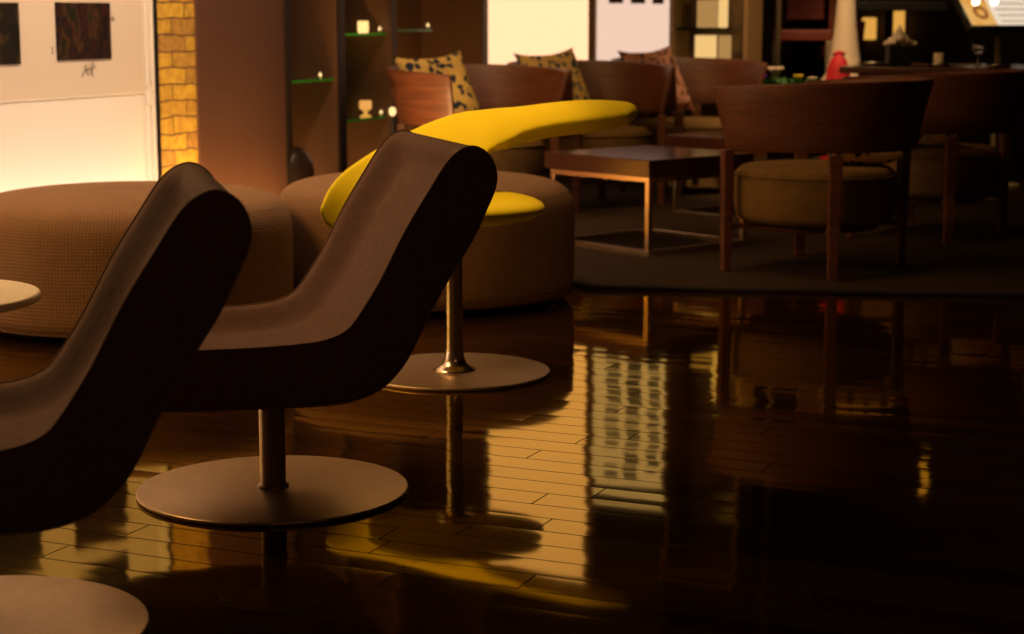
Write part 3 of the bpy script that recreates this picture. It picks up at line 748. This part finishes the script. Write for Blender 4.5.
for bx in (-.185, -.055):
    bl = onboard('bulb', lathe([(0, -.018), (.012, -.014), (.019, 0), (.016, .012), (.009, .02), (0, .022)], 18), M_bulb, sm=True)
    bl.matrix_local = Mb @ Matrix.Translation((bx, -.055, .045))
    ar = onboard('bulb_arm', tube([(bx, .19, 0), (bx, .17, .06), (bx, .02, .085), (bx, -.036, .056)], .005, 8), M_black, sm=True)

# ------------------------------------------------------------------ bar area behind
bt = thing('bar_table', 'tall black bar table behind the dining table', 'table', (2.335, 11.6, 0))
link('table_top', boxes((-.27, .42, -.28, .28, 1.045, 1.10)), M_black, bt, mods=(m_bevel(.005),))
link('post', tube([(0, 0, .02), (0, 0, 1.045)], .026, 16), M_black, bt, sm=True)
link('base_disc', lathe(rprof(.24, 0, .02, .005), 48), M_black, bt, sm=True)

bs = thing('bar_stool', 'dark red wooden bar stool with tall back behind the plants', 'stool', (1.83, 11.75, 0), R(-12))
link('seat', boxes((-.19, .19, -.18, .18, .86, .93)), M_wood2, bs, mods=(m_bevel(.012, 3),))
link('backrest', boxes((-.12, .12, .150, .178, .99, 1.32)), M_wood2, bs, mods=(m_bevel(.01),))
link('back_rail', boxes((-.189, .189, .145, .182, 1.28, 1.36)), M_wood2, bs, mods=(m_bevel(.01),))
for sx in (-1, 1):
    link('leg', boxes((sx*.17-.022, sx*.17+.022, .14, .185, 0, 1.30)), M_wood2, bs, mods=(m_bevel(.005),))
    link('leg', boxes((sx*.17-.022, sx*.17+.022, -.18, -.14, 0, .859)), M_grey, bs, mods=(m_bevel(.005),))
for y_ in (-.17, .15):
    link('foot_rail', boxes((-.148, .148, y_, y_+.02, .28, .31)), M_grey, bs)

pp = thing('floor_post', 'slim grey metal post behind the farthest armchair', 'post', (1.62, 11.4, 0))
link('shaft', tube([(0, 0, .015), (0, 0, CEIL-.03)], .017, 16), M_grey, pp, sm=True)
link('foot_plate', lathe(rprof(.07, 0, .015, .004), 28), M_grey, pp, sm=True)
link('top_plate', lathe(rprof(.07, CEIL-.03, CEIL-.001, .004), 28), M_grey, pp, sm=True)

# plants between the post and the dining table
pt = thing('planter', 'low planter of dark leaves behind the front armchair back', 'planter', (1.64, 11.03, 0), TB)
link('trough', boxes((-.18, .18, -.09, .09, 0, .50)), M_black, pt, mods=(m_bevel(.01),))
lf = bmesh.new()
for k in range(260):
    a = random.uniform(0, 2*pi); x = random.uniform(-.16, .16); y = random.uniform(-.07, .07); L = random.uniform(.12, .27); w = L*.17; el = random.uniform(.5, 1.4)
    d = Vector((cos(a)*cos(el), sin(a)*cos(el), sin(el))); sd = d.cross(Vector((0, 0, 1))).normalized(); b0 = Vector((x, y, .475)); dr = Vector((0, 0, -L*.25))
    if abs((b0+d*L).x) > .19: continue
    P = [b0, b0+d*L*.5+sd*w, b0+d*L+dr, b0+d*L*.5-sd*w]
    nn = sd.cross(d)*.0015
    A = [lf.verts.new(p+nn) for p in P]; B = [lf.verts.new(p-nn) for p in P]
    lf.faces.new(A); lf.faces.new(B[::-1])
    for i in range(4): lf.faces.new((A[i], B[i], B[(i+1) % 4], A[(i+1) % 4]))
fo = link('foliage', lf, M_leaf, pt)
def flower(x, y, z, m, r, label):
    p = Vector(pt.location) + Matrix.Rotation(TB, 3, 'Z') @ Vector((x, y, 0))
    f = thing('flower', label, 'flower', (p.x, p.y, .501), 0, 'flowers in the planter')
    h = z-.501+.02
    link('stem', tube([(0, 0, .0), (.004, 0, h*.6), (0, 0, h)], .003, 6), M_leaf, f, sm=True)
    for k in range(7):
        a = 2*pi*k/7
        bm = bmesh.new(); bmesh.ops.create_icosphere(bm, subdivisions=2, radius=1.)
        bmesh.ops.scale(bm, vec=(r*.55, r*.36, r*.22), verts=bm.verts[:]); bmesh.ops.translate(bm, vec=(r*.55, 0, 0), verts=bm.verts[:])
        bmesh.ops.rotate(bm, cent=(0, 0, 0), matrix=Matrix.Rotation(a, 3, 'Z') @ Matrix.Rotation(R(-35), 3, 'Y'), verts=bm.verts[:])
        link('petal', bm, m, f, loc=(0, 0, h), sm=True)
flower(-.16, -.02, .625, M_purple, .035, 'purple flower left of the slim grey post')
flower(.06, -.02, .63, M_petal, .035, 'yellow flower beside the bar stool legs')
flower(-.09, .02, .66, M_cream, .055, 'pale round flower at the slim grey post')
flower(.14, .0, .62, M_cream, .03, 'small pale flower right of the yellow one')

# white flared cone and red bundle
cn = thing('cone_ornament', 'tall white cone-shaped floor ornament with a flared foot', 'ornament', (2.0, 11.23, 0))
link('cone', lathe([(0, 0), (.17, 0), (.185, .02), (.18, .50), (.150, .62), (.105, .68), (.088, .78), (.066, .95), (.052, 1.15), (.04, 1.4), (0, 1.44)], 40), M_cream, cn, sm=True)
link('collar_ring', tube([(.098*cos(2*pi*i/32), .098*sin(2*pi*i/32), .71) for i in range(32)], .008, 8, closed=True), M_cream, cn, sm=True)
rb = thing('red_bundle', 'bright red cloth bundle at the left of the white cone', 'cloth bundle', (1.85, 10.58, 0))
bm = lathe([(0, 0), (.08, 0), (.095, .1), (.09, .45), (.070, .66), (.058, .73), (.040, .775), (.018, .80), (0, .81)], 32)
for v in bm.verts:
    a = atan2(v.co.y, v.co.x); k = 1+.06*sin(a*7+v.co.z*5); v.co.x *= k; v.co.y *= k
link('sack', bm, M_red, rb, sm=True)
link('knot', tube([(-.035, 0, .80), (-.015, -.01, .805), (.0, 0, .81), (.02, -.01, .805), (.035, 0, .80)], [.006, .012, .015, .012, .006], 10), M_red, rb, sm=True)

# dark bar stool back and amber lamps further off
def wall_lamp(x, z0, z1, w, label):
    p = B0 + Matrix.Rotation(TB, 3, 'Z') @ Vector((x, 3.949, 0))
    t = thing('wall_lamp', label, 'wall lamp', (p.x, p.y, 0), TB, 'amber wall lamps in the bar')
    link('shade', boxes((-w/2, w/2, -.09, -.012, z0, z1)), M_amberlamp, t, mods=(m_bevel(.01),))
    link('bracket', boxes((-w/2-.01, w/2+.01, -.011, 0, z0-.01, z1+.01)), M_black, t)
wall_lamp(.555, .83, 1.0, .10, 'left amber wall lamp seen beside the bar table post')
wall_lamp(.765, .83, 1.06, .12, 'right amber wall lamp seen beside the bar table post')
bar = thing('tub_stool', 'dark red padded stool left of the bar table post', 'stool', (2.13, 12.25, 0), R(15))
link('seat', lathe(rprof(.17, .74, .82, .03, 4), 32), M_wood2, bar, sm=True)
bm = bmesh.new(); n = 20; rs = []
for i in range(n+1):
    a = R(-100+200*i/n); rs.append([bm.verts.new((r*cos(a), r*sin(a), z)) for r, z in ((.165, .80), (.18, .98), (.165, .98), (.15, .80))])
for A, B in zip(rs, rs[1:]):
    for i in range(4): bm.faces.new((A[i], A[(i+1) % 4], B[(i+1) % 4], B[i]))
bm.faces.new(rs[0][::-1]); bm.faces.new(rs[-1])
link('backrest', bm, M_wood2, bar, sm=True)
link('post', tube([(0, 0, .02), (0, 0, .745)], .025, 14), M_black, bar, sm=True)
link('base_disc', lathe(rprof(.19, 0, .02, .005), 36), M_black, bar, sm=True)

# pendant lamp above the frame, mirrored in the floor on the right
pd = thing('pendant_lamp', 'slim lit pendant lamp hanging above the right-hand armchairs', 'lamp', (2.05, 8.95, 0))
link('shade', lathe([(0, 1.16), (.016, 1.16), (.018, 1.17), (.018, 1.29), (.012, 1.31), (0, 1.31)], 20), M_amberlamp, pd, sm=True)
link('cord', tube([(0, 0, 1.31), (0, 0, CEIL-.02)], .004, 8), M_black, pd, sm=True)
link('ceiling_rose', lathe(rprof(.05, CEIL-.02, CEIL-.0005, .004), 24), M_black, pd, sm=True)

# ------------------------------------------------------------------ lights
def area(name, loc, target, sx, sy, energy, color, spread=180):
    l = bpy.data.lights.new(name, 'AREA'); l.shape = 'RECTANGLE'; l.size = sx; l.size_y = sy; l.energy = energy; l.color = color; l.spread = R(spread)
    o = bpy.data.objects.new(name, l); COL.objects.link(o); o.location = loc
    o.rotation_euler = (Vector(target)-Vector(loc)).to_track_quat('-Z', 'Y').to_euler(); return o
def spot(name, loc, target, energy, color, ang=50, blend=.6, rad=.05):
    l = bpy.data.lights.new(name, 'SPOT'); l.energy = energy; l.color = color; l.spot_size = R(ang); l.spot_blend = blend; l.shadow_soft_size = rad
    o = bpy.data.objects.new(name, l); COL.objects.link(o); o.location = loc
    o.rotation_euler = (Vector(target)-Vector(loc)).to_track_quat('-Z', 'Y').to_euler(); return o
AMB = (1, .56, .20); WARM = (1, .66, .32)
def uplight(t0, t1, off, e, col_=AMB, z=.03, tz=1.2):
    """linear floor uplight along the left wall"""
    p = lwp((t0+t1)/2, off, z); l = bpy.data.lights.new('wall_washer', 'AREA'); l.shape = 'RECTANGLE'; l.size = t1-t0; l.size_y = .05; l.energy = e; l.spread = R(120); l.color = col_
    o = bpy.data.objects.new('wall_washer', l); COL.objects.link(o); o.location = p
    zax = -(Vector((-.9165, .4, 0))*.25+Vector((0, 0, 1))).normalized(); xax = Vector((.4, .9165, 0)); yax = zax.cross(xax)
    o.rotation_euler = Matrix((xax, yax, zax)).transposed().to_euler()
CREAM = (1, .72, .55)
uplight(-3.6, -.06, .13, 20, CREAM)
uplight(-.0, .24, .10, 4.5, AMB)
uplight(.27, .95, .16, 4.0, AMB)
uplight(1.06, 1.5, -.12, 2.2, AMB)
uplight(1.6, 2.05, -.12, 2.2, AMB)
uplight(2.15, 3.1, -.12, 6.0, AMB)
area('wall_wash', lwp(-.7, 1.1, 2.85), lwp(-.7, 0, 1.0), 1.6, .2, 34, CREAM, 120)
# lamp on the left wall outside the picture, lighting poufs, table and the hollow sides of the chairs
area('wall_light', (-2.25, 4.75, 2.3), (-.5, 5.2, .35), 1.0, .7, 44, AMB)
area('ceiling_fill', (-.3, 7.2, 3.0), (-.1, 7.2, 0), 2.5, 1.5, 24, AMB)  # unseen soft fill added to lift the dark room
area('ceiling_fill', (.6, .6, 3.0), (.3, 2.2, 0), 3.0, 1.5, 6, (1, .5, .28))  # dim unseen fill added from the camera side for the chair sides
spot('ceiling_spot', (-.30, 5.2, 3.0), (-.18, 5.32, .5), 120, AMB, 24, .5, .05)
spot('ceiling_spot', (.35, 5.0, 2.9), (-.1, 6.5, .2), 46, AMB, 44, .7, .06)
spot('ceiling_spot', (-.75, 8.3, 2.9), (-.15, 9.0, .6), 90, AMB, 28, .7, .05)
spot('ceiling_spot', (.7, 7.7, 3.0), (1.22, 7.34, .45), 30, AMB, 18, .6, .05)  # unseen spot added to brighten the front armchair's seat
spot('floor_spot', (-.50, 8.02, .06), (-.46, 8.75, .66), 85, AMB, 46, .9, .05)
spot('ceiling_spot', (.4, 8.4, 3.0), (.6, 9.3, .4), 60, AMB, 60, .8, .08)
spot('ceiling_spot', (1.7, 9.7, 3.0), (1.97, 10.7, .7), 260, WARM, 58, .8, .06)  # unseen spot added to brighten stool, plants and ornaments

w = bpy.data.worlds.new('World'); S.world = w; w.use_nodes = True
bg = w.node_tree.nodes['Background']; bg.inputs[0].default_value = (1, .55, .25, 1); bg.inputs[1].default_value = .02

# ------------------------------------------------------------------ camera
cam = bpy.data.cameras.new('camera'); cam.sensor_width = 36; cam.lens = 36*1850/1024; cam.clip_start = .05; cam.clip_end = 60
co = bpy.data.objects.new('camera', cam); COL.objects.link(co); co.location = (0, 0, 1.02)
co.rotation_euler = (pi/2-math.atan(302/1850), 0, 0)
cam.dof.use_dof = True; cam.dof.focus_distance = 4.1; cam.dof.aperture_fstop = 4.6
S.camera = co
S.view_settings.view_transform = 'Standard'; S.view_settings.look = 'None'; S.view_settings.gamma = 1; S.view_settings.exposure = 0
try: S.view_settings.use_curve_mapping = False
except Exception: pass
S.cycles.use_denoising = True
S.cycles.sample_clamp_indirect = 4
